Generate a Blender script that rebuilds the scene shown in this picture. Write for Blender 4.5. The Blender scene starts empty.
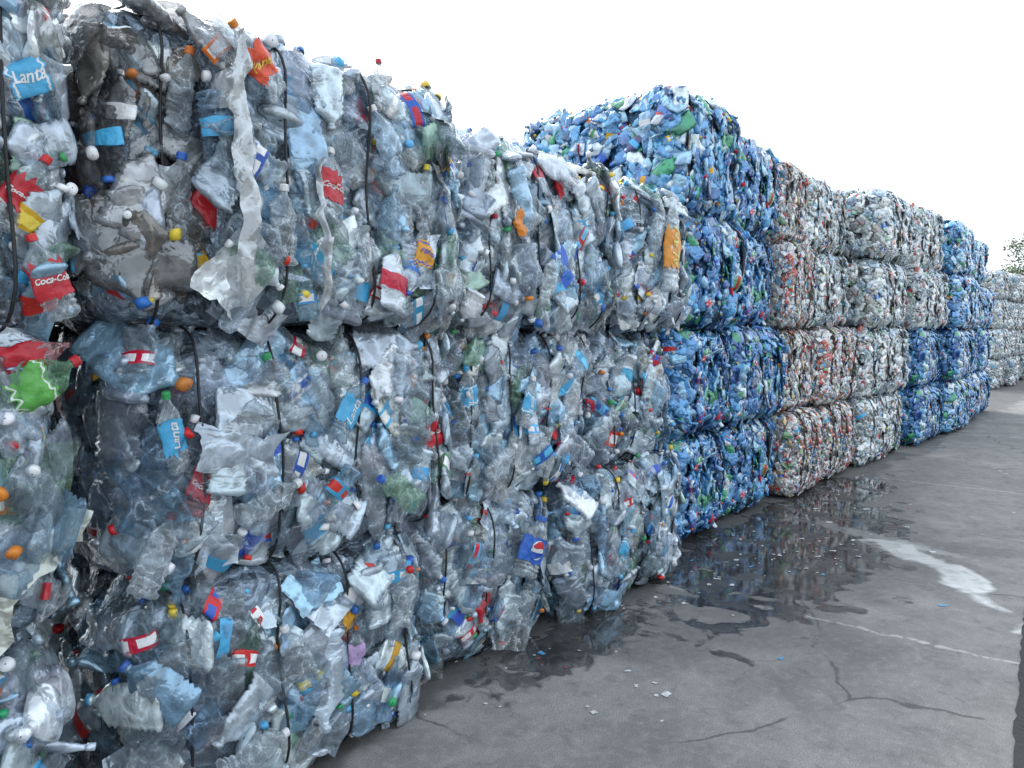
import bpy, math, random
import numpy as np
from mathutils import Vector, Matrix, noise

scene = bpy.context.scene
COL = scene.collection
ANG = math.radians(51.0)
UX, UY = math.cos(ANG), math.sin(ANG)      # along the wall
NX, NY = math.sin(ANG), -math.cos(ANG)     # out of the wall, to the road

def uv2w(u, v, z=0.0):
    return Vector((u*UX + v*NX, u*UY + v*NY, z))

# ------------------------------------------------------------------ materials
def new_mat(name):
    m = bpy.data.materials.new(name); m.use_nodes = True
    nt = m.node_tree; nt.nodes.clear()
    out = nt.nodes.new('ShaderNodeOutputMaterial')
    return m, nt, out

def N(nt, t, **kw):
    n = nt.nodes.new(t)
    for k, v in kw.items():
        setattr(n, k, v)
    return n

def math_n(nt, op, a, b=None):
    n = N(nt, 'ShaderNodeMath', operation=op)
    for i, x in enumerate((a, b)):
        if x is None: continue
        if isinstance(x, (int, float)): n.inputs[i].default_value = x
        else: nt.links.new(x, n.inputs[i])
    return n.outputs[0]

def crease(nt, s1=17, s2=48, strength=0.8, dist=0.02):
    """sharp-ridged crumple bump: |noise-0.5| on two scales"""
    tc = N(nt, 'ShaderNodeTexCoord')
    hs = []
    for s, d in ((s1, 1.0), (s2, 1.0)):
        n = N(nt, 'ShaderNodeTexNoise'); n.inputs['Scale'].default_value = s; n.inputs['Detail'].default_value = d
        n.inputs['Distortion'].default_value = 0.3
        nt.links.new(tc.outputs['Object'], n.inputs['Vector'])
        hs.append((math_n(nt, 'ABSOLUTE', math_n(nt, 'SUBTRACT', n.outputs['Fac'], .5)), n))
    h = math_n(nt, 'ADD', hs[0][0], math_n(nt, 'MULTIPLY', hs[1][0], .30))
    b = N(nt, 'ShaderNodeBump'); b.inputs['Strength'].default_value = strength; b.inputs['Distance'].default_value = dist
    nt.links.new(h, b.inputs['Height'])
    return b, hs[0][1], tc, h

def plastic_mat(name, clear, metal=.32, rough=.11, s1=11, s2=38, bs=.54, lo=.06, hi=.88, dark=.62):
    m, nt, out = new_mat(name)
    at = N(nt, 'ShaderNodeAttribute'); at.attribute_name = 'tint'
    b, n1, tc, h = crease(nt, s1, s2, bs, .03)
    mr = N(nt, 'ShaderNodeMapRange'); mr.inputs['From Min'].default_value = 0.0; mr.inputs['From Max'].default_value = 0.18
    mr.inputs['To Min'].default_value = 1.2; mr.inputs['To Max'].default_value = dark  # folds painted lighter than the flats, a glassy glint put into the colour
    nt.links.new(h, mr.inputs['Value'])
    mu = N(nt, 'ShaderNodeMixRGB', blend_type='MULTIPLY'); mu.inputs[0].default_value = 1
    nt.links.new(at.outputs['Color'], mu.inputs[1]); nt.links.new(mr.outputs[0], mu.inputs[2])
    p = N(nt, 'ShaderNodeBsdfPrincipled')
    nt.links.new(mu.outputs[0], p.inputs['Base Color'])
    p.inputs['Roughness'].default_value = rough; p.inputs['IOR'].default_value = 1.6
    p.inputs['Metallic'].default_value = metal
    p.inputs['Coat Weight'].default_value = 1.0; p.inputs['Coat Roughness'].default_value = .04
    nt.links.new(b.outputs[0], p.inputs['Normal']); nt.links.new(b.outputs[0], p.inputs['Coat Normal'])
    if not clear:
        nt.links.new(p.outputs[0], out.inputs['Surface']); return m
    tr = N(nt, 'ShaderNodeBsdfTransparent')
    mc = N(nt, 'ShaderNodeMixRGB'); mc.inputs[0].default_value = .25; mc.inputs[1].default_value = (1, 1, 1, 1)
    nt.links.new(at.outputs['Color'], mc.inputs[2]); nt.links.new(mc.outputs[0], tr.inputs['Color'])
    lw = N(nt, 'ShaderNodeLayerWeight'); lw.inputs['Blend'].default_value = 0.5
    nt.links.new(b.outputs[0], lw.inputs['Normal'])
    cr = N(nt, 'ShaderNodeMapRange'); cr.inputs['From Max'].default_value = .05; cr.inputs['To Min'].default_value = .45; cr.inputs['To Max'].default_value = 0
    nt.links.new(h, cr.inputs['Value'])
    f = math_n(nt, 'ADD', lw.outputs['Facing'], cr.outputs[0])
    m2 = N(nt, 'ShaderNodeMapRange'); m2.inputs['To Min'].default_value = lo; m2.inputs['To Max'].default_value = hi
    nt.links.new(f, m2.inputs['Value'])
    mix = N(nt, 'ShaderNodeMixShader'); nt.links.new(m2.outputs[0], mix.inputs[0])
    nt.links.new(tr.outputs[0], mix.inputs[1]); nt.links.new(p.outputs[0], mix.inputs[2])
    nt.links.new(mix.outputs[0], out.inputs['Surface'])
    return m

def attr_solid(name, rough=0.35, bs=0.5):
    m, nt, out = new_mat(name)
    at = N(nt, 'ShaderNodeAttribute'); at.attribute_name = 'tint'
    b, n1, tc, h = crease(nt, 20, 60, bs, .02)
    p = N(nt, 'ShaderNodeBsdfPrincipled')
    nt.links.new(at.outputs['Color'], p.inputs['Base Color']); p.inputs['Roughness'].default_value = rough
    nt.links.new(b.outputs[0], p.inputs['Normal']); nt.links.new(p.outputs[0], out.inputs['Surface'])
    return m

def core_mat():
    m, nt, out = new_mat('bale_depth')
    at = N(nt, 'ShaderNodeAttribute'); at.attribute_name = 'tint'
    b, n1, tc, h = crease(nt, 14, 40, 1.0, .05)
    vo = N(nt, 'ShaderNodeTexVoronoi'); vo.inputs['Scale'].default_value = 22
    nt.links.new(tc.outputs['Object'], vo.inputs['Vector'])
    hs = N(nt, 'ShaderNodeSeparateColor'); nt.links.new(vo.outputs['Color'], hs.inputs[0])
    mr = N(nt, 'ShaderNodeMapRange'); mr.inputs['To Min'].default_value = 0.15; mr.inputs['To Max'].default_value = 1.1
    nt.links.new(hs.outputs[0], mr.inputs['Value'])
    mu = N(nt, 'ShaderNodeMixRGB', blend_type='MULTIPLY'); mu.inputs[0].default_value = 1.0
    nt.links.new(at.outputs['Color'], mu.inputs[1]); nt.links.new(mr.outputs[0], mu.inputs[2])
    p = N(nt, 'ShaderNodeBsdfPrincipled'); p.inputs['Roughness'].default_value = 0.25; p.inputs['Metallic'].default_value = .3
    nt.links.new(mu.outputs[0], p.inputs['Base Color']); nt.links.new(b.outputs[0], p.inputs['Normal'])
    nt.links.new(p.outputs[0], out.inputs['Surface'])
    return m

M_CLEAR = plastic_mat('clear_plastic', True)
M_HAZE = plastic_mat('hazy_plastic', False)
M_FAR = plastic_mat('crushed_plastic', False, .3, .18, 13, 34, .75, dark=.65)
M_LABEL = attr_solid('printed_film', 0.3, 0.6)
M_CAP = attr_solid('cap_plastic', 0.35, 0.08)
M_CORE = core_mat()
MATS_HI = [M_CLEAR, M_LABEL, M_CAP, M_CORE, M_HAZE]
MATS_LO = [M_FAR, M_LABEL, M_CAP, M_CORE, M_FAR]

_solid = {}
def solid(col, rough=0.35, name='dyed_plastic'):
    k = (tuple(col), rough, name)
    if k in _solid: return _solid[k]
    m, nt, out = new_mat(name)
    tc = N(nt, 'ShaderNodeTexCoord'); ns = N(nt, 'ShaderNodeTexNoise'); ns.inputs['Scale'].default_value = 35; ns.inputs['Detail'].default_value = 3
    nt.links.new(tc.outputs['Object'], ns.inputs['Vector'])
    mx = N(nt, 'ShaderNodeMixRGB'); mx.inputs[1].default_value = (*[c*0.55 for c in col], 1); mx.inputs[2].default_value = (*[min(1, c*1.15+0.01) for c in col], 1)
    nt.links.new(ns.outputs['Fac'], mx.inputs[0])
    b = N(nt, 'ShaderNodeBump'); b.inputs['Strength'].default_value = 0.6; b.inputs['Distance'].default_value = 0.01
    nt.links.new(ns.outputs['Fac'], b.inputs['Height'])
    p = N(nt, 'ShaderNodeBsdfPrincipled'); p.inputs['Roughness'].default_value = rough
    nt.links.new(mx.outputs[0], p.inputs['Base Color']); nt.links.new(b.outputs[0], p.inputs['Normal'])
    nt.links.new(p.outputs[0], out.inputs['Surface'])
    _solid[k] = m
    return m

# ------------------------------------------------------------------ mesh helper
def mesh_quads(name, V, F, mat_idx, tint, mats, smooth=True):
    me = bpy.data.meshes.new(name)
    n, f = len(V), len(F)
    me.vertices.add(n); me.vertices.foreach_set('co', V.astype(np.float32).ravel())
    me.loops.add(f*4); me.loops.foreach_set('vertex_index', F.astype(np.int32).ravel())
    me.polygons.add(f); me.polygons.foreach_set('loop_start', (np.arange(f)*4).astype(np.int32))
    me.polygons.foreach_set('material_index', mat_idx.astype(np.int32))
    me.polygons.foreach_set('use_smooth', np.full(f, smooth))
    me.update(calc_edges=True)
    a = me.attributes.new('tint', 'FLOAT_COLOR', 'FACE')
    c = np.ones((f, 4), np.float32); c[:, :3] = tint
    a.data.foreach_set('color', c.ravel())
    for m in mats: me.materials.append(m)
    me.validate()
    return me

def add_obj(name, data, parent=None, loc=None, rotz=None, **props):
    o = bpy.data.objects.new(name, data); COL.objects.link(o)
    if parent: o.parent = parent
    if loc is not None: o.location = loc
    if rotz is not None: o.rotation_euler = (0, 0, rotz)
    for k, v in props.items(): o[k] = v
    return o

# ------------------------------------------------------------------ bottle templates
# (position along the bottle, radius, zone) zone 1 label edge, 3 label centre, 2 cap
PROF_HI = [(0.0, .08, 0), (0.0, .70, 0), (.03, .97, 0), (.08, 1.0, 0), (.115, .86, 0), (.15, 1.0, 0), (.185, .86, 0), (.22, 1.0, 0), (.255, .87, 0), (.28, .98, 0),
           (.30, 1.0, 1), (.34, .99, 3), (.40, .99, 3), (.47, .99, 1), (.52, 1.0, 0),
           (.56, .87, 0), (.60, 1.0, 0), (.64, .88, 0), (.68, .98, 0), (.75, .82, 0), (.82, .56, 0), (.88, .34, 0), (.925, .31, 0),
           (.925, .42, 2), (.96, .42, 2), (.995, .42, 2), (1.0, .05, 2)]
PROF_LO = [(0.0, .08, 0), (.02, .95, 0), (.16, .95, 0), (.30, 1.0, 1), (.38, .98, 3), (.46, .98, 1), (.54, 1.0, 0), (.68, .96, 0), (.82, .5, 0), (.925, .34, 0), (.925, .42, 2), (.995, .42, 2), (1.0, .05, 2)]

def tmpl_bottle(seed, prof, segs):
    r = random.Random(seed)
    L = r.uniform(.21, .33); R = r.uniform(.036, .054)
    crush = r.uniform(.18, .50); wide = 1.0 + (1-crush)*0.5
    bend = r.uniform(-.010, .010); sbend = r.uniform(-.025, .025); twist = r.uniform(-.3, .3)
    squash = r.uniform(.72, 1.0)
    amp = r.uniform(.004, .011)
    off = Vector((seed*3.7, seed*1.3, seed*7.1))
    V = []
    for (t, rr, z) in prof:
        neck = min(1, max(0, (t-.72)/.16))
        fl = crush*(1-neck) + neck
        wd = wide*(1-neck) + neck
        for j in range(segs):
            a = 2*math.pi*j/segs
            x = math.cos(a)*rr*R*fl; y = math.sin(a)*rr*R*wd
            if neck > 0: x, y = x*(1-.25*neck), y*(1-.25*neck)
            tw = twist*t
            x, y = x*math.cos(tw)-y*math.sin(tw), x*math.sin(tw)+y*math.cos(tw)
            p = Vector((x + bend*math.sin(math.pi*t), y + sbend*math.sin(math.pi*t), (t-.5)*L*squash))
            k = (1-neck)*amp
            n1 = noise.noise_vector(p*15+off); n2 = noise.noise_vector(p*38+off)
            p += n1*k*1.2 + Vector((abs(n2.x), abs(n2.y), n2.z))*k*.6
            V.append(p)
    F = []; Z = []
    for i in range(len(prof)-1):
        for j in range(segs):
            k = (j+1) % segs
            F.append((i*segs+j, i*segs+k, (i+1)*segs+k, (i+1)*segs+j))
            z = prof[i][2]
            if z == 3 and j % 5 == 0: z = 1
            Z.append(z)
    return np.array([tuple(v) for v in V]), np.array(F), np.array(Z)

def tmpl_film(seed, n, w=None, h=None):
    r = random.Random(seed); off = Vector((seed*2.1, seed*5.3, 1))
    w, h = w or r.uniform(.10, .20), h or r.uniform(.16, .32)
    V = []
    for i in range(n):
        for j in range(n):
            p = Vector((0, (i/(n-1)-.5)*w, (j/(n-1)-.5)*h))
            d = noise.noise_vector(p*9+off)*.045 + noise.noise_vector(p*30+off)*.018
            d.x *= .7
            V.append(p+d)
    F = [(i*n+j, (i+1)*n+j, (i+1)*n+j+1, i*n+j+1) for i in range(n-1) for j in range(n-1)]
    return np.array([tuple(v) for v in V]), np.array(F), np.zeros(len(F), int)

T_HI = [tmpl_bottle(s, PROF_HI, 14) for s in range(1, 25)] + [tmpl_film(s, 15) for s in range(50, 58)]
T_LO = [tmpl_bottle(s, PROF_LO, 8) for s in range(1, 17)] + [tmpl_film(s, 6) for s in range(50, 54)]
NB_HI, NB_LO = 24, 16

def jit(c, r, m=.25):
    k = 1 + r.uniform(-m, m)
    return tuple(max(0.01, min(.95, x*k + r.uniform(-.02, .02))) for x in c)

LABELS = [((.55, .02, .03), 24), ((.03, .12, .5), 12), ((.07, .38, .68), 30), ((.72, .73, .73), 16), ((.75, .42, .03), 6), ((.7, .16, .02), 4), ((.05, .30, .1), 5)]
INNER = [((.8, .8, .8), 40), ((.55, .02, .03), 15), ((.03, .12, .5), 15), ((.75, .6, .1), 8), ((.1, .5, .75), 15)]
CAPS = [((.03, .14, .5), 22), ((.75, .76, .78), 30), ((.6, .02, .02), 13), ((.75, .55, .05), 6), ((.04, .35, .12), 6), ((.65, .2, .03), 6), ((.1, .42, .7), 16)]
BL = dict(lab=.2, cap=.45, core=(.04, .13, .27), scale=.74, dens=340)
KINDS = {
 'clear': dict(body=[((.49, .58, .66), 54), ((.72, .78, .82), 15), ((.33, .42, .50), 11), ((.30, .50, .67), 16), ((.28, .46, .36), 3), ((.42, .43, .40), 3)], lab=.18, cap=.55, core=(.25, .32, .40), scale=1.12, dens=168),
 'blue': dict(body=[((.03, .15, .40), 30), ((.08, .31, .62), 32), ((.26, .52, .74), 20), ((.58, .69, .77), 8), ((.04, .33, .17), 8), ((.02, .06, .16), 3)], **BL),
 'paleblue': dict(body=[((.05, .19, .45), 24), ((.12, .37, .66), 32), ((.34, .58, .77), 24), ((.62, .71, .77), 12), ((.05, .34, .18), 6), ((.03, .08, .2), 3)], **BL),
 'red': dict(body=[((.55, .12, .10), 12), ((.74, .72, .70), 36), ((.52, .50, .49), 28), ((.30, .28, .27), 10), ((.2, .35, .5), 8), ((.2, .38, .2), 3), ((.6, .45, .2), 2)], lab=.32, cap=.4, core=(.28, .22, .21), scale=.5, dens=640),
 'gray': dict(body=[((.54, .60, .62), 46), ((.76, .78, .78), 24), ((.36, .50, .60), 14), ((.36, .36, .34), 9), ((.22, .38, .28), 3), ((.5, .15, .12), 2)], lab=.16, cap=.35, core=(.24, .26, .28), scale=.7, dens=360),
}
def pick(lst, r):
    return r.choices([a for a, b in lst], [b for a, b in lst])[0]

class Shape:
    def __init__(s, L, D, H, seed, wires, r=.13, bul=.05, recess=None):
        s.L, s.D, s.H, s.seed, s.r, s.bul, s.recess = L, D, H, seed, r, bul, recess
        s.wx = [(-L/2 + L*(i+.5)/wires) for i in range(wires)]
        rr = random.Random(seed); s.wx = [w + rr.uniform(-.03, .03) for w in s.wx]
        s.off = Vector((seed*11.3, seed*4.1, 0))
    def __call__(s, q):
        L, D, H, r = s.L, s.D, s.H, s.r
        c = Vector((max(-L/2+r, min(L/2-r, q.x)), max(-D/2+r, min(D/2-r, q.y)), max(r, min(H-r, q.z))))
        n = q-c
        if n.length < 1e-6: n = Vector((0, -1, 0))
        n.normalize()
        d = min(abs(q.x-w) for w in s.wx)
        sp = L/len(s.wx)
        b = s.bul*(math.sin(min(1, d/(sp*.5))*math.pi/2)**.55) - s.bul*.7
        b *= (1-.8*abs(n.z))
        b += noise.noise(Vector((q.x*2.4, q.y*2.4, q.z*2.4))+s.off)*.06*(1-.4*abs(n.z))
        if s.recess: b += s.recess(q.x, q.z)*max(0, -n.y)
        return c + n*(r+b), n

def face_pt(face, a, b, S):
    L, D, H = S.L, S.D, S.H
    if face == 'front': return Vector(((a-.5)*L, -D/2, b*H))
    if face == 'back': return Vector(((a-.5)*L, D/2, b*H))
    if face == 'left': return Vector((-L/2, (a-.5)*D, b*H))
    if face == 'right': return Vector((L/2, (a-.5)*D, b*H))
    if face == 'top': return Vector(((a-.5)*L, (b-.5)*D, H))
    return Vector(((a-.5)*L, (b-.5)*D, 0))

def bale_mesh(name, kind, S, faces, seed, hi, tintfn=None, xmin=None, keep=(), zin=.0):
    K = KINDS[kind]; r = random.Random(seed)
    T = T_HI if hi else T_LO; nb = NB_HI if hi else NB_LO
    ks = K['scale']**.5
    Vs, Fs, Ms, Cs = [], [], [], []; base = 0
    for f in ('front', 'back', 'left', 'right', 'top', 'bottom'):
        nu, nv = (44, 28) if hi else (18, 12)
        V = []
        for i in range(nu+1):
            for j in range(nv+1):
                p, n = S(face_pt(f, i/nu, j/nv, S))
                k = noise.noise(p*13)*.024
                V.append(tuple(p + n*(-.062*ks + k)*(1-.9*abs(n.z))))
        F = [(i*(nv+1)+j, (i+1)*(nv+1)+j, (i+1)*(nv+1)+j+1, i*(nv+1)+j+1) for i in range(nu) for j in range(nv)]
        Vs.append(np.array(V)); Fs.append(np.array(F)+base); base += len(V)
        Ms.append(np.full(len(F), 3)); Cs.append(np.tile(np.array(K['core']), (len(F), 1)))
    area = {'front': S.L*S.H, 'left': S.D*S.H, 'right': S.D*S.H, 'top': S.L*S.D, 'back': S.L*S.H}
    for f, dm in faces.items():
        cnt = int(area[f]*K['dens']*dm)
        for _ in range(cnt):
            a, b = r.random(), r.random()
            if f != 'top': b = zin+(1-2*zin)*b
            if xmin is not None and f in ('front', 'top') and (a-.5)*S.L < xmin: continue
            p, n = S(face_pt(f, a, b, S))
            p = p + n*(r.uniform(-.048, -.008))*ks
            dw = min(abs(p.x-w) for w in S.wx)
            if f == 'front' and dw < .09: p -= n*.040*(1-dw/.09)
            if f == 'front' and any(abs(p.x-kx)+abs(p.z-kz) < .10 for kx, kz in keep): p -= n*.04
            tang = Vector((r.gauss(0, 1), r.gauss(0, 1), r.gauss(0, 1)*1.3))
            tang = tang - n*tang.dot(n)
            if tang.length < .01: continue
            tang.normalize()
            if f == 'front' and dw < .06:      # bottles beside a wire lie along it
                tang = Vector((r.gauss(0, .25), 0, 1)); tang = (tang - n*tang.dot(n)).normalized()
            tilt = r.gauss(0, .12)
            if r.random() < .06 and dw > .09: tilt = r.uniform(.9, 1.4)*r.choice((-1, 1))
            ax = (tang*math.cos(tilt) + n*math.sin(tilt)).normalized()
            fx = (n*math.cos(tilt) - tang*math.sin(tilt))
            side = ax.cross(fx)
            ro = r.gauss(0, .20)
            fx2 = fx*math.cos(ro) + side*math.sin(ro); sd = ax.cross(fx2)
            sc = K['scale']*r.uniform(.7, 1.2)
            if abs(tilt) > .8: p -= n*.04
            Mx = np.array([[fx2.x, sd.x, ax.x], [fx2.y, sd.y, ax.y], [fx2.z, sd.z, ax.z]])*sc
            ti = r.randrange(nb) if r.random() < (.88 if hi else .98) else r.randrange(nb, len(T))
            tv, tf, tz = T[ti]
            body = jit(pick(K['body'], r), r, .22)
            if tintfn: body = tintfn(p, body, r)
            hl = r.random() < K['lab']; hc = r.random() < K['cap']
            lc = jit(pick(LABELS, r), r, .25); cc = jit(pick(CAPS, r), r, .15); ic = jit(pick(INNER, r), r, .2)
            C = np.tile(np.array(body), (len(tf), 1)); m = np.full(len(tf), 0 if r.random() < .60 else 4)
            if hl: C[tz == 1] = lc; C[tz == 3] = lc if r.random() < .45 else ic; m[(tz == 1) | (tz == 3)] = 1
            if hc: C[tz == 2] = cc; m[tz == 2] = 2
            if ti >= nb and r.random() < .10: C[:] = lc; m[:] = 1; Mx = Mx*.38
            Vs.append(tv @ Mx.T + np.array(tuple(p))); Fs.append(tf+base); base += len(tv)
            Ms.append(m); Cs.append(C)
    return mesh_quads(name, np.vstack(Vs), np.vstack(Fs), np.concatenate(Ms), np.vstack(Cs), MATS_HI if hi else MATS_LO)

def tube(name, pts, rad, mat, sides=6):
    n = len(pts); V = []; F = []
    for i in range(n):
        p = pts[i]; a = pts[(i-1) % n]; b = pts[(i+1) % n]
        t = (b-a).normalized(); s = t.cross(Vector((1, 0.13, 0.07))).normalized(); q = t.cross(s)
        for k in range(sides):
            an = 2*math.pi*k/sides
            V.append(tuple(p + (s*math.cos(an)+q*math.sin(an))*rad))
    for i in range(n):
        for k in range(sides):
            k2 = (k+1) % sides; j = (i+1) % n
            F.append((i*sides+k, i*sides+k2, j*sides+k2, j*sides+k))
    me = bpy.data.meshes.new(name); me.from_pydata(V, [], F); me.materials.append(mat)
    for pl in me.polygons: pl.use_smooth = True
    return me

M_WIRE = solid((.010, .010, .012), .5, 'black_wire')
def wire_mesh(S, w, seed, rad=.0050, n=90, lift=.054):
    r = random.Random(seed); pts = []
    D, H = S.D, S.H
    per = 2*(D+H)
    slant = r.uniform(-.03, .03); ph = r.uniform(0, 6)
    for i in range(n):
        s = i/n*per
        if s < H: q = Vector((w, -D/2, s))
        elif s < H+D: q = Vector((w, -D/2+(s-H), H))
        elif s < 2*H+D: q = Vector((w, D/2, H-(s-H-D)))
        else: q = Vector((w, D/2-(s-2*H-D), 0))
        p, nn = S(q)
        p = p + nn*(lift*(1-.75*abs(nn.z)))
        p.x += slant*(p.z/H-.5)*2 + noise.noise(Vector((i*.13, seed, 0)))*.010
        pts.append(p)
    return tube('baling_wire', pts, rad, M_WIRE)

BALE_NAME = {'clear': ('bottle_bale', 'bale of bottles'), 'blue': ('bottle_bale', 'bale of bottles'), 'paleblue': ('bottle_bale', 'bale of bottles'), 'red': ('packaging_bale', 'bale of waste'), 'gray': ('bottle_bale', 'bale of bottles')}
def place_bale(kind, mesh, S, wires, u0, u1, vface, z, label, rot=0.0, scale=(1, 1, 1), depth=1.3, tilt=0.0):
    nm, cat = BALE_NAME[kind]
    c = uv2w((u0+u1)/2, vface-depth/2, z)
    e = add_obj(nm, None, None, c, None)
    e.rotation_euler = (0, tilt, ANG+rot); e.scale = scale; e.empty_display_size = .2
    e['label'] = label; e['category'] = cat; e['group'] = 'stacked recycling bales'
    b = add_obj('compressed_bottles' if kind != 'red' else 'compressed_packaging', mesh, e); b['kind'] = 'stuff'
    for w in wires: add_obj('baling_wire', w, e)
    return e

# ------------------------------------------------------------------ labelled single bottles: list first, so that bales leave room
RED = (.55, .015, .03); WH = (.8, .8, .8); LB = (.07, .42, .72)
STICKS = [
 ('A2', 1.83, 2.22, 12, 1, dict(R=.046, lab=RED, text='Coca-Cola', tsize=.029, cap=WH)),
 ('L2', .84, 2.06, 30, 2, dict(R=.038, L=.23, lab=RED, text='Coca-Cola', tsize=.022, calm=.5)),
 ('L2', .87, 1.84, -18, 3, dict(R=.038, L=.23, lab=RED, text='Coca-Cola', tsize=.022, calm=.5)),
 ('L2', .87, 2.36, 65, 4, dict(R=.038, L=.25, lab=LB, text='Lanta', tsize=.038, axis_text=True, cap=None, calm=.5)),
 ('A1', 1.97, 1.40, 35, 5, dict(R=.042, lab=LB, text='Lanta', tsize=.046, axis_text=True, cap=(.03, .14, .55), body=(.35, .5, .62), out=.035, calm=.5)),
 ('A1', 1.26, 1.38, -14, 6, dict(R=.036, lab=LB, text='Lanta', tsize=.038, axis_text=True, cap=(.04, .4, .12), out=.03, calm=.5)),
 ('L1', .88, 1.55, 60, 7, dict(R=.044, lab=(.12, .45, .08), cap=RED, body=(.2, .45, .25))),
 ('L1', .86, 1.64, 75, 27, dict(R=.030, lab=RED, cap=None, body=(.5, .2, .2))),
 ('A1', 1.36, 1.20, 28, 8, dict(R=.038, L=.22, lab=RED, text='Coca-Cola', tsize=.024, body=(.5, .2, .22), calm=.6)),
 ('A2', 2.31, 2.02, 5, 9, dict(R=.036, lab=(.8, .36, .02), text='Fanta', tsize=.034, tcol=(.05, .12, .5), cap=None)),
 ('B0', 3.28, .56, 25, 10, dict(R=.080, L=.33, lab=(.02, .13, .55), emblem=True, cap=(.03, .14, .55), out=.065, calm=.5)),
 ('C2', 4.60, 2.24, 4, 11, dict(R=.080, L=.60, lab=(.8, .30, .02), text='ALAN', tsize=.095, axis_text=True, tcol=(.85, .75, .2), out=.07, cap=None, calm=.5)),
 ('A0', 2.02, .42, 5, 12, dict(R=.032, L=.2, lab=(.5, .35, .6), cap=(.75, .2, .02))),
 ('A0', 2.00, .56, 70, 13, dict(R=.036, L=.18, lab=(.8, .4, .03), cap=WH)),
 ('A1', 2.44, 1.27, -12, 14, dict(R=.036, lab=RED, text='Coca-Cola', tsize=.024, cap=RED)),
 ('B1', 2.80, 1.40, -15, 15, dict(R=.040, lab=LB, text='Lanta', tsize=.040, axis_text=True, cap=LB, out=.025, calm=.5)),
 ('B1', 3.22, 1.33, 20, 16, dict(R=.040, lab=LB, text='Lanta', tsize=.040, axis_text=True, cap=WH, out=.025, calm=.5)),
 ('A2', 1.52, 2.56, -48, 17, dict(R=.040, lab=(.8, .08, .02), text='Fanta', tsize=.032, tcol=(.85, .6, .05), cap=(.8, .25, .02))),
 ('A2', 2.10, 2.65, 4, 18, dict(R=.033, L=.20, cap=RED, body=(.6, .65, .68))),
 ('A2', 2.33, 2.24, 5, 19, dict(R=.034, L=.26, cap=(.8, .65, .05), body=(.55, .6, .65), out=.04)),
 ('B2', 3.02, 2.22, -40, 20, dict(R=.035, lab=(.8, .25, .02), cap=None)),
 ('A1', 1.20, 1.00, 30, 21, dict(cap=(.65, .02, .02), out=.02)),
 ('A0', 1.28, .62, 55, 22, dict(cap=(.1, .5, .8), out=.02)),
 ('A2', 1.34, 2.45, 5, 23, dict(R=.04, cap=(.8, .2, .03), out=.03)),
 ('B2', 3.55, 2.10, 15, 24, dict(R=.035, lab=(.03, .14, .55), cap=(.03, .14, .55))),
 ('B0', 2.95, .30, -25, 25, dict(R=.035, lab=RED, cap=RED)),
 ('C0', 4.2, .35, 35, 26, dict(R=.04, lab=LB, cap=LB)),
 ('A0', 1.50, .25, 80, 31, dict(R=.044, cap=WH, out=.025)),
 ('A0', 2.25, .60, 15, 32, dict(R=.046, cap=LB, out=.025)),
 ('A0', 1.72, .50, -20, 41, dict(R=.046, cap=WH, out=.025)),
 ('A1', 1.62, 1.10, 70, 33, dict(R=.046, cap=WH, out=.025)),
 ('A1', 1.70, 1.50, -30, 42, dict(R=.046, cap=(.04, .35, .12), out=.025)),
 ('A1', 2.20, 1.05, -60, 34, dict(R=.046, cap=(.03, .14, .55), out=.025, body=(.3, .48, .36))),
 ('A2', 1.62, 2.05, 0, 35, dict(R=.050, cap=WH, out=.025)),
 ('A2', 2.02, 1.95, 160, 36, dict(R=.046, cap=LB, out=.025)),
 ('A2', 1.30, 2.12, 10, 37, dict(R=.046, cap=(.03, .14, .55), out=.025)),
 ('A2', 2.10, 2.42, -25, 43, dict(R=.046, cap=WH, out=.025, body=(.4, .55, .68))),
 ('B2', 2.85, 2.35, 170, 38, dict(R=.044, cap=RED, out=.025)),
 ('B2', 3.25, 1.95, 20, 44, dict(R=.046, cap=(.03, .14, .55), out=.025)),
 ('B1', 3.00, 1.05, 60, 45, dict(R=.046, cap=WH, out=.025)),
]

# ------------------------------------------------------------------ near stack (individual bales)
def silvery(p, c, r):
    if p.x < -.38 and r.random() < .8:
        k = r.uniform(.3, 1.0)
        return (.38*k, .35*k, .31*k) if r.random() < .35 else (.46*k, .48*k, .50*k)
    return c
D0 = 1.3
near = {}
def near_bale(key, kind, u0, u1, v, z, H, wires, label, seed, faces, rot=0, recess=None, tintfn=None, xmin=None, rr=.13, bul=.05, tilt=0, zin=.0):
    S = Shape(u1-u0, D0, H, seed, wires, rr, bul, recess)
    keep = [(s[1]-(u0+u1)/2, s[2]-z) for s in STICKS if s[0] == key]
    if key == 'C2': keep += [(4.60-(u0+u1)/2, 2.32-z), (4.60-(u0+u1)/2, 2.15-z)]
    me = bale_mesh('bottles', kind, S, faces, seed, True, tintfn, xmin, keep, zin)
    ws = [wire_mesh(S, w, seed*10+i) for i, w in enumerate(S.wx)]
    e = place_bale(kind, me, S, ws, u0, u1, v, z, label, rot, depth=D0, tilt=tilt)
    near[key] = (e, S, u0, u1)

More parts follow.
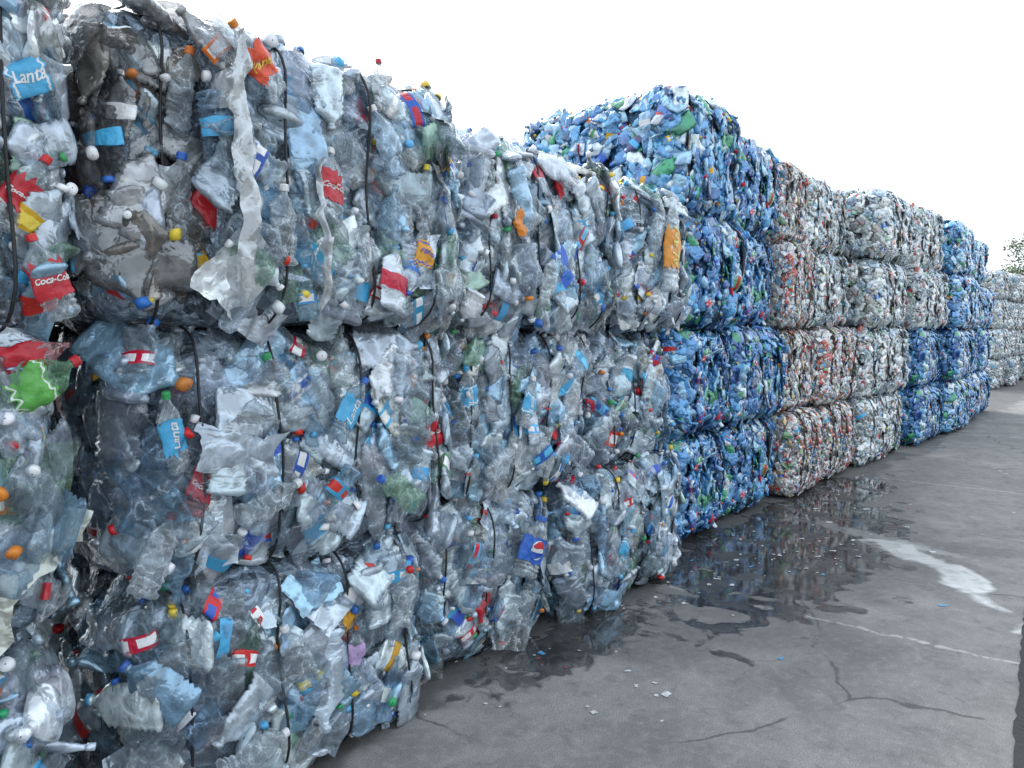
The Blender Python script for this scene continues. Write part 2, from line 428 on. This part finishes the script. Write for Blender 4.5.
lab_low = 'bale of clear crushed bottles tied with wire, on the concrete'
lab_mid = 'bale of clear crushed bottles tied with wire, middle tier'
lab_top = 'bale of clear crushed bottles on top of the stack'
F_low = {'front': 1, 'left': .4, 'right': .2}
F_top = {'front': 1, 'left': .4, 'right': .4, 'top': .5}
near_bale('L0', 'clear', -.64, .90, -2.40, 0, .85, 4, lab_low, 11, {'front': 1, 'right': .6}, xmin=.2, zin=.03)
near_bale('L1', 'clear', -.62, .93, -2.36, .84, .87, 4, lab_mid, 12, {'front': 1, 'right': .6}, xmin=.2, zin=.03)
near_bale('L2', 'clear', -.60, .97, -2.33, 1.71, 1.03, 4, lab_top, 13, {'front': 1, 'right': .6, 'top': .5}, xmin=.2)
near_bale('A0', 'clear', 1.17, 2.46, -2.42, 0, .86, 4, lab_low, 21, F_low, rr=.20, bul=.08, zin=.03)
near_bale('A1', 'clear', 1.15, 2.60, -2.42, .84, .88, 4, lab_mid, 22, F_low, rr=.17, bul=.07, zin=.035)
near_bale('A2', 'clear', 1.05, 2.58, -2.34, 1.71, .99, 4, 'tall bale of clear and dull silvery crushed bottles topping the stack', 23, F_top,
          recess=lambda x, z: -.10 if x < -.40 else .03*math.exp(-((x+.32)/.07)**2), tintfn=silvery, rr=.16, bul=.06, zin=.04)
near_bale('B0', 'clear', 2.55, 3.58, -2.60, 0, .87, 3, lab_low, 31, F_low, rr=.19, bul=.08, zin=.02)
near_bale('B1', 'clear', 2.70, 3.91, -2.54, .84, .88, 4, lab_mid, 32, F_low, rr=.18, bul=.075, zin=.025)
near_bale('B2', 'clear', 2.68, 4.07, -2.45, 1.70, .93, 4, lab_top, 33, F_top, rr=.18, bul=.085, zin=.02)
near_bale('C0', 'clear', 3.64, 5.00, -2.50, 0, .87, 4, lab_low, 41, {'front': 1, 'left': .4, 'right': .8}, rr=.19, bul=.08, zin=.02)
near_bale('C1', 'clear', 4.00, 4.94, -2.60, .84, .88, 3, lab_mid, 42, {'front': 1, 'left': .4, 'right': .8}, rr=.19, bul=.08, zin=.02)
near_bale('C2', 'clear', 4.16, 4.98, -2.46, 1.70, .89, 3, lab_top, 43, {'front': 1, 'left': .4, 'right': .8, 'top': .5}, rr=.19, bul=.085)

# ------------------------------------------------------------------ shared variants for the rest
VAR = {}
FV = {'front': 1, 'left': .9, 'right': .35, 'top': .35}
def variant(kind, i):
    if (kind, i) not in VAR:
        L = 1.5 if kind == 'gray' else 1.2
        S = Shape(L, 1.3, .86, {'blue': 60, 'paleblue': 65, 'red': 70, 'gray': 80}[kind]+i, 3, .18, .065)
        me = bale_mesh('bottles', kind, S, FV, 100+i+{'blue': 0, 'paleblue': 5, 'red': 10, 'gray': 20}[kind], False)
        ws = [wire_mesh(S, w, 900+i*10+k, .0045, 48, .038) for k, w in enumerate(S.wx)]
        VAR[(kind, i)] = (me, S, ws)
    return VAR[(kind, i)]
LBL = {'blue': 'bale of deep blue crushed plastic bottles', 'paleblue': 'bale of light blue crushed plastic bottles', 'red': 'bale of red and white crushed packaging',
       'gray': 'bale of pale grey crushed bottles'}
rg = random.Random(5)
def column(u0, u1, v, tiers, top_h=.86, sy=1.0, dv=None, start=0, total=4):
    z = start*.85
    for i, kind in enumerate(tiers):
        me, S, ws = variant(kind, rg.randrange(3))
        last = i+start == total-1
        h = top_h if last else .85
        du = rg.uniform(-.03, .03)
        sx = (u1-u0-abs(du))/S.L
        place_bale(kind, me, S, ws, u0+du, u1+du, v+rg.uniform(-.10, .08)+(dv[i] if dv else 0), z, LBL[kind] + (' on top of a stack' if last else ' on the concrete' if i+start == 0 else ' within a stack'),
                   rg.uniform(-.05, .05), (sx, sy, (h+.03)/.86), depth=1.3*sy)
        z += h
column(5.36, 6.44, -2.76, ['blue', 'blue', 'blue', 'paleblue'], .93, 1.22, [0, 0, .02, .06])
column(6.56, 7.68, -2.82, ['blue', 'blue', 'blue', 'blue'], .84)
column(7.82, 8.80, -2.80, ['red']*2)
column(8.88, 10.05, -2.84, ['red']*2)
column(7.80, 8.42, -2.78, ['red']*2, .80, start=2)
column(8.50, 10.05, -2.86, ['gray']*2, .78, start=2)
column(10.2, 12.0, -2.68, ['gray']*4, .84)
column(12.6, 14.1, -2.66, ['blue', 'blue', 'gray', 'gray'], .92)
column(14.25, 15.8, -2.50, ['paleblue', 'blue', 'paleblue', 'paleblue'], .86)
column(16.2, 17.8, -2.62, ['blue', 'paleblue', 'blue', 'paleblue'], .80)
column(18.0, 19.3, -2.68, ['blue', 'blue', 'blue'], .80, total=3)
column(26.0, 27.6, -3.45, ['gray']*4, .8)
column(27.8, 29.4, -3.35, ['gray']*4, .8)
column(29.7, 31.3, -3.45, ['gray']*4, .7)
column(31.6, 33.2, -3.4, ['gray', 'gray', 'gray'], .8, total=3)

# ------------------------------------------------------------------ single bottles with readable labels
M_BODY = plastic_mat('bottle_wall', True, .28, .08, 16, 50, .35, .15, 1.0)
def bottle_parts(seed, L=.27, R=.046, body=(.56, .63, .68), cap=(.65, .02, .02), lab=None, text=None, tcol=(.85, .85, .85), axis_text=False, crush=.42, emblem=False, tsize=None, calm=1.0):
    r = random.Random(seed); off = Vector((seed*3.1, 0, seed))
    bend = r.uniform(-.015, .015)
    def deform(a, rad, z):
        t = z/L+.5; neck = min(1, max(0, (t-.7)/.18))
        fl = crush*(1-neck)+neck*.85; wd = (1+(1-crush)*.4)*(1-neck)+neck*.85
        p = Vector((math.sin(a)*rad*wd, -math.cos(a)*rad*fl, z))
        q = Vector((math.sin(a)*wd*R, -math.cos(a)*R*fl, z))
        p += noise.noise_vector(q*14+off)*.018*calm*(1-neck) + noise.noise_vector(q*38+off)*.009*calm*(1-neck)
        p.y += bend*math.sin(math.pi*t)
        return p
    segs = 22; V = []; F = []
    prof = [(t, rr) for t, rr, z in PROF_HI if z != 2]
    fine = []
    for (a, b) in zip(prof[:-1], prof[1:]):
        for k in range(2): fine.append((a[0]+(b[0]-a[0])*k/2, a[1]+(b[1]-a[1])*k/2))
    fine.append(prof[-1])
    for t, rr in fine:
        for j in range(segs): V.append(tuple(deform(2*math.pi*j/segs, rr*R, (t-.5)*L)))
    F = [(i*segs+j, i*segs+(j+1) % segs, (i+1)*segs+(j+1) % segs, (i+1)*segs+j) for i in range(len(fine)-1) for j in range(segs)]
    me = mesh_quads('bottle', np.array(V), np.array(F), np.zeros(len(F), int), np.tile(np.array(body), (len(F), 1)), [M_BODY])
    out = [('bottle', me)]
    if cap:
        V = []; F = []; cs = 24
        for k, (t, rr) in enumerate([(.915, .30), (.915, .41), (.93, .42), (.985, .42), (1.0, .38), (1.0, .04)]):
            for j in range(cs):
                q = rr*(1+(.04 if j % 2 and 1 < k < 4 else 0)); V.append(tuple(deform(2*math.pi*j/cs, q*R, (t-.5)*L)))
        F = [(i*cs+j, i*cs+(j+1) % cs, (i+1)*cs+(j+1) % cs, (i+1)*cs+j) for i in range(5) for j in range(cs)]
        cm = bpy.data.meshes.new('cap'); cm.from_pydata(V, [], F); cm.materials.append(solid(cap, .35))
        out.append(('bottle_cap', cm))
    if lab:
        z0, z1 = -.25*L, .15*L; w = 2.5
        V = []; F = []; mi = []; nu, nv = 30, 16
        for i in range(nu+1):
            for j in range(nv+1):
                e0 = .08*L*noise.noise(Vector((i*.35, seed, 0))); e1 = .09*L*noise.noise(Vector((i*.3, seed, 5)))
                V.append(tuple(deform(-w/2*1.3+w*1.3*i/nu, R*1.035, z0+e0+(z1+e1-z0-e0)*j/nv)))
        F = [(i*(nv+1)+j, (i+1)*(nv+1)+j, (i+1)*(nv+1)+j+1, i*(nv+1)+j+1) for i in range(nu) for j in range(nv)]
        stripe = r.random() < .5 and not emblem
        mi = [(1 if stripe and (k % nv) in (1, nv-2) else 0) for k in range(len(F))]
        mats = [solid(lab, .3, 'label_film'), solid(tcol, .4, 'label_ink')]
        def onto(x, y, lift):
            if axis_text: s, z = -y, x + (z0+z1)/2
            else: s, z = x, y + (z0+z1)/2
            return tuple(deform(s/R*.8, R*1.035+lift, z))
        if text:
            cu = bpy.data.curves.new('t', 'FONT'); cu.body = text; cu.align_x = 'CENTER'; cu.align_y = 'CENTER'; cu.size = tsize or .036; cu.shear = .3; cu.offset = .0006
            cu.resolution_u = 3
            to = bpy.data.objects.new('t', cu); COL.objects.link(to); bpy.context.view_layer.update()
            tm = bpy.data.meshes.new_from_object(to.evaluated_get(bpy.context.evaluated_depsgraph_get()))
            b0 = len(V)
            for v in tm.vertices: V.append(onto(v.co.x, v.co.y, .0045 if R < .07 else .010))
            for pl in tm.polygons: F.append(tuple(b0+i for i in pl.vertices)); mi.append(1)
            bpy.data.objects.remove(to); bpy.data.curves.remove(cu); bpy.data.meshes.remove(tm)
        if emblem:
            mats += [solid((.8, .8, .8), .4, 'label_ink'), solid((.6, .02, .03), .4, 'label_ink'), solid((.01, .08, .45), .4, 'label_ink')]
            def disc(rad, y0, y1, lift, m):
                nn = 18; b0 = len(V)
                for i in range(nn+1):
                    y = y0+(y1-y0)*i/nn; x = math.sqrt(max(0, rad*rad-y*y))
                    for k in range(7): V.append(onto(-x+2*x*k/6, y + .006*math.sin((-x+2*x*k/6)/rad*2.6)*(1 if m > 2 else 0), lift))
                for i in range(nn):
                    for k in range(6): F.append((b0+i*7+k, b0+i*7+k+1, b0+(i+1)*7+k+1, b0+(i+1)*7+k)); mi.append(m)
            rd = .050
            disc(rd, -rd, rd, .006, 2); disc(rd*.9, rd*.22, rd*.88, .010, 3); disc(rd*.9, -rd*.88, -rd*.22, .010, 4)
        lm = bpy.data.meshes.new('label'); lm.from_pydata(V, [], F)
        for m in mats: lm.materials.append(m)
        for k, pl in enumerate(lm.polygons): pl.material_index = mi[k]; pl.use_smooth = True
        out.append(('bottle_label', lm))
    return out

for key, u, z, phi, seed, kw in STICKS:
    kw = dict(kw); outd = kw.pop('out', .012)
    e, S, u0, u1 = near[key]
    lx = u-(u0+u1)/2; lz = z-e.location.z
    p, n = S(Vector((lx, -S.D/2, max(0, min(S.H, lz)))))
    parts = bottle_parts(seed, **kw)
    o = add_obj('plastic_bottle', parts[0][1], e)
    r = random.Random(seed)
    o.location = p + Vector((0, -outd, 0)); o.rotation_euler = (r.uniform(-.15, .15), math.radians(phi), r.uniform(-.25, .25))
    for nm, me in parts[1:]: add_obj(nm, me, o)

def film_strip(key, u, z0, z1, w, seed, col):
    e, S, u0, u1 = near[key]; V = []; F = []; n, m = 70, 9
    for i in range(n+1):
        z = z0+(z1-z0)*i/n-e.location.z
        for j in range(m):
            ww = w*(1+.6*noise.noise(Vector((i*.11, seed, 3))))*(min(1, i/6+.3))*(min(1, (n-i)/6+.3))
            x = u-(u0+u1)/2+(j/(m-1)-.5)*ww + .03*noise.noise(Vector((i*.06, seed, 8)))
            p, nn = S(Vector((x, -S.D/2, max(0, min(S.H, z)))))
            q = p+nn*(.040+.022*math.sin(j*math.pi/(m-1)))+noise.noise_vector(Vector((x*30, seed, z*18)))*.014
            V.append(tuple(q))
    F = [(i*m+j, (i+1)*m+j, (i+1)*m+j+1, i*m+j+1) for i in range(n) for j in range(m-1)]
    me = mesh_quads('film', np.array(V), np.array(F), np.zeros(len(F), int), np.tile(np.array(col), (len(F), 1)), [M_HAZE])
    add_obj('plastic_film', me, e)
film_strip('A2', 1.45, 1.80, 2.60, .055, 5, (.50, .53, .55))
film_strip('A2', 1.77, 1.80, 2.30, .03, 9, (.50, .53, .55))

# ------------------------------------------------------------------ ground
def ground_mat():
    m, nt, out = new_mat('worn_concrete')
    tc = N(nt, 'ShaderNodeTexCoord'); O = tc.outputs['Object']
    def noi(s, d=4, dist=0):
        n = N(nt, 'ShaderNodeTexNoise'); n.inputs['Scale'].default_value = s; n.inputs['Detail'].default_value = d; n.inputs['Distortion'].default_value = dist
        nt.links.new(O, n.inputs['Vector']); return n.outputs['Fac']
    def ma(op, a, b=None, c=None):
        n = N(nt, 'ShaderNodeMath', operation=op)
        for i, x in enumerate((a, b, c)):
            if x is None: continue
            if isinstance(x, (int, float)): n.inputs[i].default_value = x
            else: nt.links.new(x, n.inputs[i])
        return n.outputs[0]
    def rng(x, a, b, c=0., d=1.):
        n = N(nt, 'ShaderNodeMapRange'); n.interpolation_type = 'SMOOTHSTEP'
        n.inputs['From Min'].default_value = a; n.inputs['From Max'].default_value = b; n.inputs['To Min'].default_value = c; n.inputs['To Max'].default_value = d
        nt.links.new(x, n.inputs['Value']); return n.outputs[0]
    def blob(cx, cy, rx, ry, rot, ns, na=.5, soft=.15):
        mp = N(nt, 'ShaderNodeMapping'); mp.vector_type = 'TEXTURE'
        mp.inputs['Location'].default_value = (cx, cy, 0); mp.inputs['Rotation'].default_value = (0, 0, rot); mp.inputs['Scale'].default_value = (rx, ry, 1)
        nt.links.new(O, mp.inputs['Vector'])
        ln = N(nt, 'ShaderNodeVectorMath', operation='LENGTH'); nt.links.new(mp.outputs[0], ln.inputs[0])
        d = ma('ADD', ln.outputs['Value'], ma('MULTIPLY', ma('SUBTRACT', ns, .5), na*2))
        return rng(d, 1-soft, 1+soft, 1., 0.)
    sep = N(nt, 'ShaderNodeSeparateXYZ'); nt.links.new(O, sep.inputs[0]); U, Y = sep.outputs[0], sep.outputs[1]
    nA, nB, nC, nF = noi(1.1, 6, .6), noi(4, 6, .4), noi(22, 4), noi(150, 2)
    nD = noi(9, 6, .8); nE = noi(2.2, 3, .3)
    def mixc(f, a, b, bt='MIX'):
        n = N(nt, 'ShaderNodeMixRGB', blend_type=bt)
        for i, x in enumerate((f, a, b)):
            if isinstance(x, (int, float)): n.inputs[i].default_value = x
            elif isinstance(x, tuple): n.inputs[i].default_value = (*x, 1)
            else: nt.links.new(x, n.inputs[i])
        return n.outputs[0]
    base = mixc(rng(nA, .3, .7), (.245, .238, .228), (.36, .35, .335))
    base = mixc(rng(nB, .35, .7, 0, .65), base, (.205, .20, .195))
    base = mixc(rng(nD, .52, .72, 0, .4), base, (.43, .42, .40))
    base = mixc(rng(nD, .46, .30, 0, .5), base, (.15, .145, .14))
    base = mixc(rng(nC, .45, .75, 0, .35), base, (.46, .45, .43))
    base = mixc(rng(nF, .35, .7, 0, .6), base, (.14, .135, .13))
    # hairline cracks
    wv = N(nt, 'ShaderNodeMixRGB'); wv.inputs[0].default_value = .25; nt.links.new(O, wv.inputs[1])
    nn = N(nt, 'ShaderNodeTexNoise'); nn.inputs['Scale'].default_value = 1.7; nn.inputs['Detail'].default_value = 6; nt.links.new(O, nn.inputs['Vector']); nt.links.new(nn.outputs['Color'], wv.inputs[2])
    vc = N(nt, 'ShaderNodeTexVoronoi'); vc.feature = 'DISTANCE_TO_EDGE'; vc.inputs['Scale'].default_value = .55; nt.links.new(wv.outputs[0], vc.inputs['Vector'])
    crack = ma('MULTIPLY', rng(vc.outputs['Distance'], .0012, .0045, 1., 0.), rng(nE, .45, .55))
    base = mixc(ma('MULTIPLY', crack, .7), base, (.07, .068, .065))
    # curving pale residue streak
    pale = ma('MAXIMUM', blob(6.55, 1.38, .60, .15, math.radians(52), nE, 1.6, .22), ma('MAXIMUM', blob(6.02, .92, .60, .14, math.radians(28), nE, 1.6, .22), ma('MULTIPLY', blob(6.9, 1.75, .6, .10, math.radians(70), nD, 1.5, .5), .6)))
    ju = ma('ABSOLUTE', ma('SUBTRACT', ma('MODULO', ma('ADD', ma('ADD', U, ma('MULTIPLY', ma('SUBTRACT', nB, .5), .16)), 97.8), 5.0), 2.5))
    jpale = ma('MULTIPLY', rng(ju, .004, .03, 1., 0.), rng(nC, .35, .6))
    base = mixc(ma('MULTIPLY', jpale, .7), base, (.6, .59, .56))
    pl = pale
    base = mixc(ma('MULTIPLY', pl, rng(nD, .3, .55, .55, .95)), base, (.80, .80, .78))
    yy = ma('ADD', Y, ma('MULTIPLY', ma('SUBTRACT', nA, .5), .7))
    yy = ma('ADD', yy, ma('MULTIPLY', ma('SUBTRACT', nB, .5), .6))
    wa = ma('MULTIPLY', rng(yy, 2.44, 2.56), .6)
    w1 = blob(6.3, 2.2, 2.05, .74, math.radians(6), nB, 1.0, .06)
    w2 = blob(8.5, 2.5, 1.3, .42, 0, nB, .9, .06)
    w3 = blob(3.5, 2.4, .7, .22, 0, nD, 1.2, .2)
    wet = ma('MAXIMUM', ma('MAXIMUM', wa, w1), ma('MAXIMUM', w2, w3))
    wet = ma('MULTIPLY', wet, ma('SUBTRACT', 1., ma('MULTIPLY', pl, .8)))
    damp = ma('MULTIPLY', blob(6.2, 2.1, 2.8, 1.1, 0, nA, .9, .25), .32)
    col = mixc(damp, base, (.08, .08, .08))
    col = mixc(ma('MULTIPLY', wet, rng(nD, .35, .6, .72, .92)), col, (.028, .028, .029))
    p = N(nt, 'ShaderNodeBsdfPrincipled'); nt.links.new(col, p.inputs['Base Color'])
    pud = rng(ma('MULTIPLY', wet, nB), .37, .46)
    rgh = ma('SUBTRACT', ma('SUBTRACT', .88, ma('MULTIPLY', wet, .42)), ma('MULTIPLY', pud, .43))
    nt.links.new(rgh, p.inputs['Roughness'])
    h = ma('ADD', ma('MULTIPLY', nC, .5), ma('MULTIPLY', nF, .6))
    bp = N(nt, 'ShaderNodeBump'); bp.inputs['Distance'].default_value = .012
    nt.links.new(ma('SUBTRACT', .8, ma('MULTIPLY', pud, .79)), bp.inputs['Strength']); nt.links.new(h, bp.inputs['Height'])
    nt.links.new(bp.outputs[0], p.inputs['Normal'])
    nt.links.new(p.outputs[0], out.inputs['Surface'])
    return m
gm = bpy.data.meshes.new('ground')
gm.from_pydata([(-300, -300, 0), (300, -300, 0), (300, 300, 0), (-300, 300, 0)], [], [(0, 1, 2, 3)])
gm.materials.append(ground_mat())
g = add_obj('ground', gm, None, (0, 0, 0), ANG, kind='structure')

dm = bpy.data.meshes.new('drainage_channel'); V = []; F = []
rr = random.Random(3); nseg = 220
for i in range(nseg+1):
    u = -2+i*.0636; y = .37+.0915*(u-3.55)
    V += [(u, y-.045+rr.uniform(-.008, .008), .004), (u, y+rr.uniform(-.008, .008), .004)]
F = [(2*i, 2*i+2, 2*i+3, 2*i+1) for i in range(nseg)]
dm.from_pydata(V, [], F); dm.materials.append(solid((.035, .035, .035), .8, 'tarred_joint'))
add_obj('drainage_channel', dm, None, (0, 0, 0), ANG, kind='structure')

# ------------------------------------------------------------------ litter
scraps = []
for s in range(6):
    v, f, z = tmpl_film(300+s, 6)
    sc = .17
    me = bpy.data.meshes.new('scrap'); v2 = v*sc; v2 = v2[:, [1, 2, 0]]; v2[:, 2] *= .45
    v2[:, 2] -= v2[:, 2].min()
    me.from_pydata([tuple(q) for q in v2], [], [tuple(int(k) for k in q) for q in f])
    c = [(.75, .76, .76), (.75, .76, .76), (.7, .72, .7), (.1, .4, .7), (.6, .05, .05), (.8, .8, .8)][s]
    me.materials.append(solid(c, .35, 'scrap_plastic')); scraps.append(me)
r = random.Random(77)
for i in range(190):
    if i < 60: u, v = r.uniform(4.3, 8.8), -r.gauss(2.2, .35)
    elif i < 74: u, v = r.uniform(2.6, 5), -r.uniform(1.6, 2.5)
    elif i < 90: u, v = r.uniform(3, 12), -r.uniform(.4, 2.3)
    elif i < 135: u, v = r.gauss(6.3, .5), -r.gauss(1.95, .18)
    else: u, v = r.uniform(2.4, 10), -r.gauss(2.4, .14)
    if v < -2.75: v = -2.6
    k = r.choice((0, 1, 2, 5, 0, 1, 2, 5, 3, 4))
    o = add_obj('plastic_scrap', scraps[k], None, uv2w(u, v, .003), r.uniform(0, 6.28))
    s = r.uniform(.3, 1.3) if i < 90 else r.uniform(.25, .75); o.scale = (s, s*r.uniform(.3, 1), s)
    o['label'] = 'small torn scrap of %s plastic lying on the concrete' % ['white', 'white', 'pale grey', 'blue', 'red', 'white'][k]
    o['category'] = 'litter'; o['group'] = 'scraps scattered on the ground'

# ------------------------------------------------------------------ tree
def tree(x, y, h, seed):
    r = random.Random(seed)
    bark = solid((.16, .12, .09), .9, 'bark')
    m, nt, out = new_mat('foliage')
    p = N(nt, 'ShaderNodeBsdfPrincipled'); p.inputs['Roughness'].default_value = .6
    at = N(nt, 'ShaderNodeAttribute'); at.attribute_name = 'tint'; nt.links.new(at.outputs['Color'], p.inputs['Base Color'])
    nt.links.new(p.outputs[0], out.inputs['Surface'])
    e = add_obj('tree', None, None, (x, y, 0), 0, label='broadleaf tree with airy crown behind the bale stacks', category='tree')
    V = []; F = []
    def limb(a, b, r0, r1, n=6):
        d = (b-a).normalized(); s = d.cross(Vector((.3, .9, .2))).normalized(); q = d.cross(s); b0 = len(V)
        for k in range(n+1):
            c = a.lerp(b, k/n)+Vector((noise.noise(Vector((k, seed, a.x))), noise.noise(Vector((seed, k, a.z))), 0))*.12*(k > 0)
            R = r0+(r1-r0)*k/n
            for j in range(8): V.append(tuple(c+(s*math.cos(j*.785)+q*math.sin(j*.785))*R))
        for k in range(n):
            for j in range(8): F.append((b0+k*8+j, b0+k*8+(j+1) % 8, b0+k*8+8+(j+1) % 8, b0+k*8+8+j))
    limb(Vector((0, 0, 0)), Vector((0, 0, h*.55)), .22, .13)
    tips = []
    for i in range(11):
        z = h*r.uniform(.35, .6); a = r.uniform(0, 6.28); d = r.uniform(.15, .36)*h
        t = Vector((math.cos(a)*d, math.sin(a)*d, min(h*.95, z+h*r.uniform(.1, .38)))); limb(Vector((0, 0, z)), t, .08, .02); tips.append(t)
    tm = bpy.data.meshes.new('trunk'); tm.from_pydata(V, [], F); tm.materials.append(bark); add_obj('trunk', tm, e)
    LV = []; LF = []; LC = []
    for t in tips+[Vector((0, 0, h*.85))]:
        for c in range(7):
            cc = t+Vector((r.gauss(0, .45), r.gauss(0, .45), r.gauss(0, .35))); sh = r.uniform(.6, 1.5)
            for k in range(70):
                p0 = cc+Vector((r.gauss(0, .28), r.gauss(0, .28), r.gauss(0, .2)))
                a = Vector((r.gauss(0, 1), r.gauss(0, 1), r.gauss(0, .6))).normalized()*.09; b = a.cross(Vector((r.gauss(0, 1), r.gauss(0, 1), 1))).normalized()*.05
                b0 = len(LV); LV += [tuple(p0-a), tuple(p0+b), tuple(p0+a), tuple(p0-b)]; LF.append((b0, b0+1, b0+2, b0+3)); LC.append((.15*sh, .18*sh, .11*sh))  # greens lightened, distance haze put into the leaf colour
    lm = mesh_quads('crown', np.array(LV), np.array(LF), np.zeros(len(LF), int), np.array(LC), [m], False)
    add_obj('crown', lm, e)
tree(31.0, 46, 6.6, 4); tree(36, 50, 7.2, 8)

# ------------------------------------------------------------------ light
w = bpy.data.worlds.new('World'); scene.world = w; w.use_nodes = True
nt = w.node_tree; nt.nodes.clear()
wo = nt.nodes.new('ShaderNodeOutputWorld'); bg = nt.nodes.new('ShaderNodeBackground')
sky = nt.nodes.new('ShaderNodeTexSky'); sky.sky_type = 'NISHITA'; sky.sun_disc = False
sky.sun_elevation = math.radians(48); sky.sun_rotation = math.radians(-25); sky.dust_density = 4; sky.air_density = 1.2
hs = nt.nodes.new('ShaderNodeHueSaturation'); hs.inputs['Saturation'].default_value = .5
ad = nt.nodes.new('ShaderNodeMixRGB'); ad.blend_type = 'ADD'; ad.inputs[0].default_value = 1; ad.inputs[2].default_value = (7.6, 8.6, 9.5, 1)
nt.links.new(sky.outputs[0], hs.inputs['Color']); nt.links.new(hs.outputs[0], ad.inputs[1]); nt.links.new(ad.outputs[0], bg.inputs['Color'])
bg.inputs['Strength'].default_value = .125
nt.links.new(bg.outputs[0], wo.inputs['Surface'])
sd = bpy.data.lights.new('sun', 'SUN'); sd.energy = 1.5; sd.angle = math.radians(10); sd.color = (1, .96, .9)
so = bpy.data.objects.new('sun', sd); COL.objects.link(so)
az = math.radians(25); el = math.radians(48)
ds = Vector((-math.sin(az)*math.cos(el), math.cos(az)*math.cos(el), math.sin(el)))
so.rotation_euler = ds.to_track_quat('Z', 'Y').to_euler()

# ------------------------------------------------------------------ camera
cd = bpy.data.cameras.new('camera'); cd.lens = 28; cd.sensor_width = 36; cd.clip_start = .05; cd.clip_end = 2000
co = bpy.data.objects.new('camera', cd); COL.objects.link(co)
co.location = (0, 0, 1.7); co.rotation_euler = (math.radians(90-3.9), 0, 0)
scene.camera = co
scene.view_settings.view_transform = 'Standard'; scene.view_settings.look = 'None'; scene.view_settings.exposure = 0
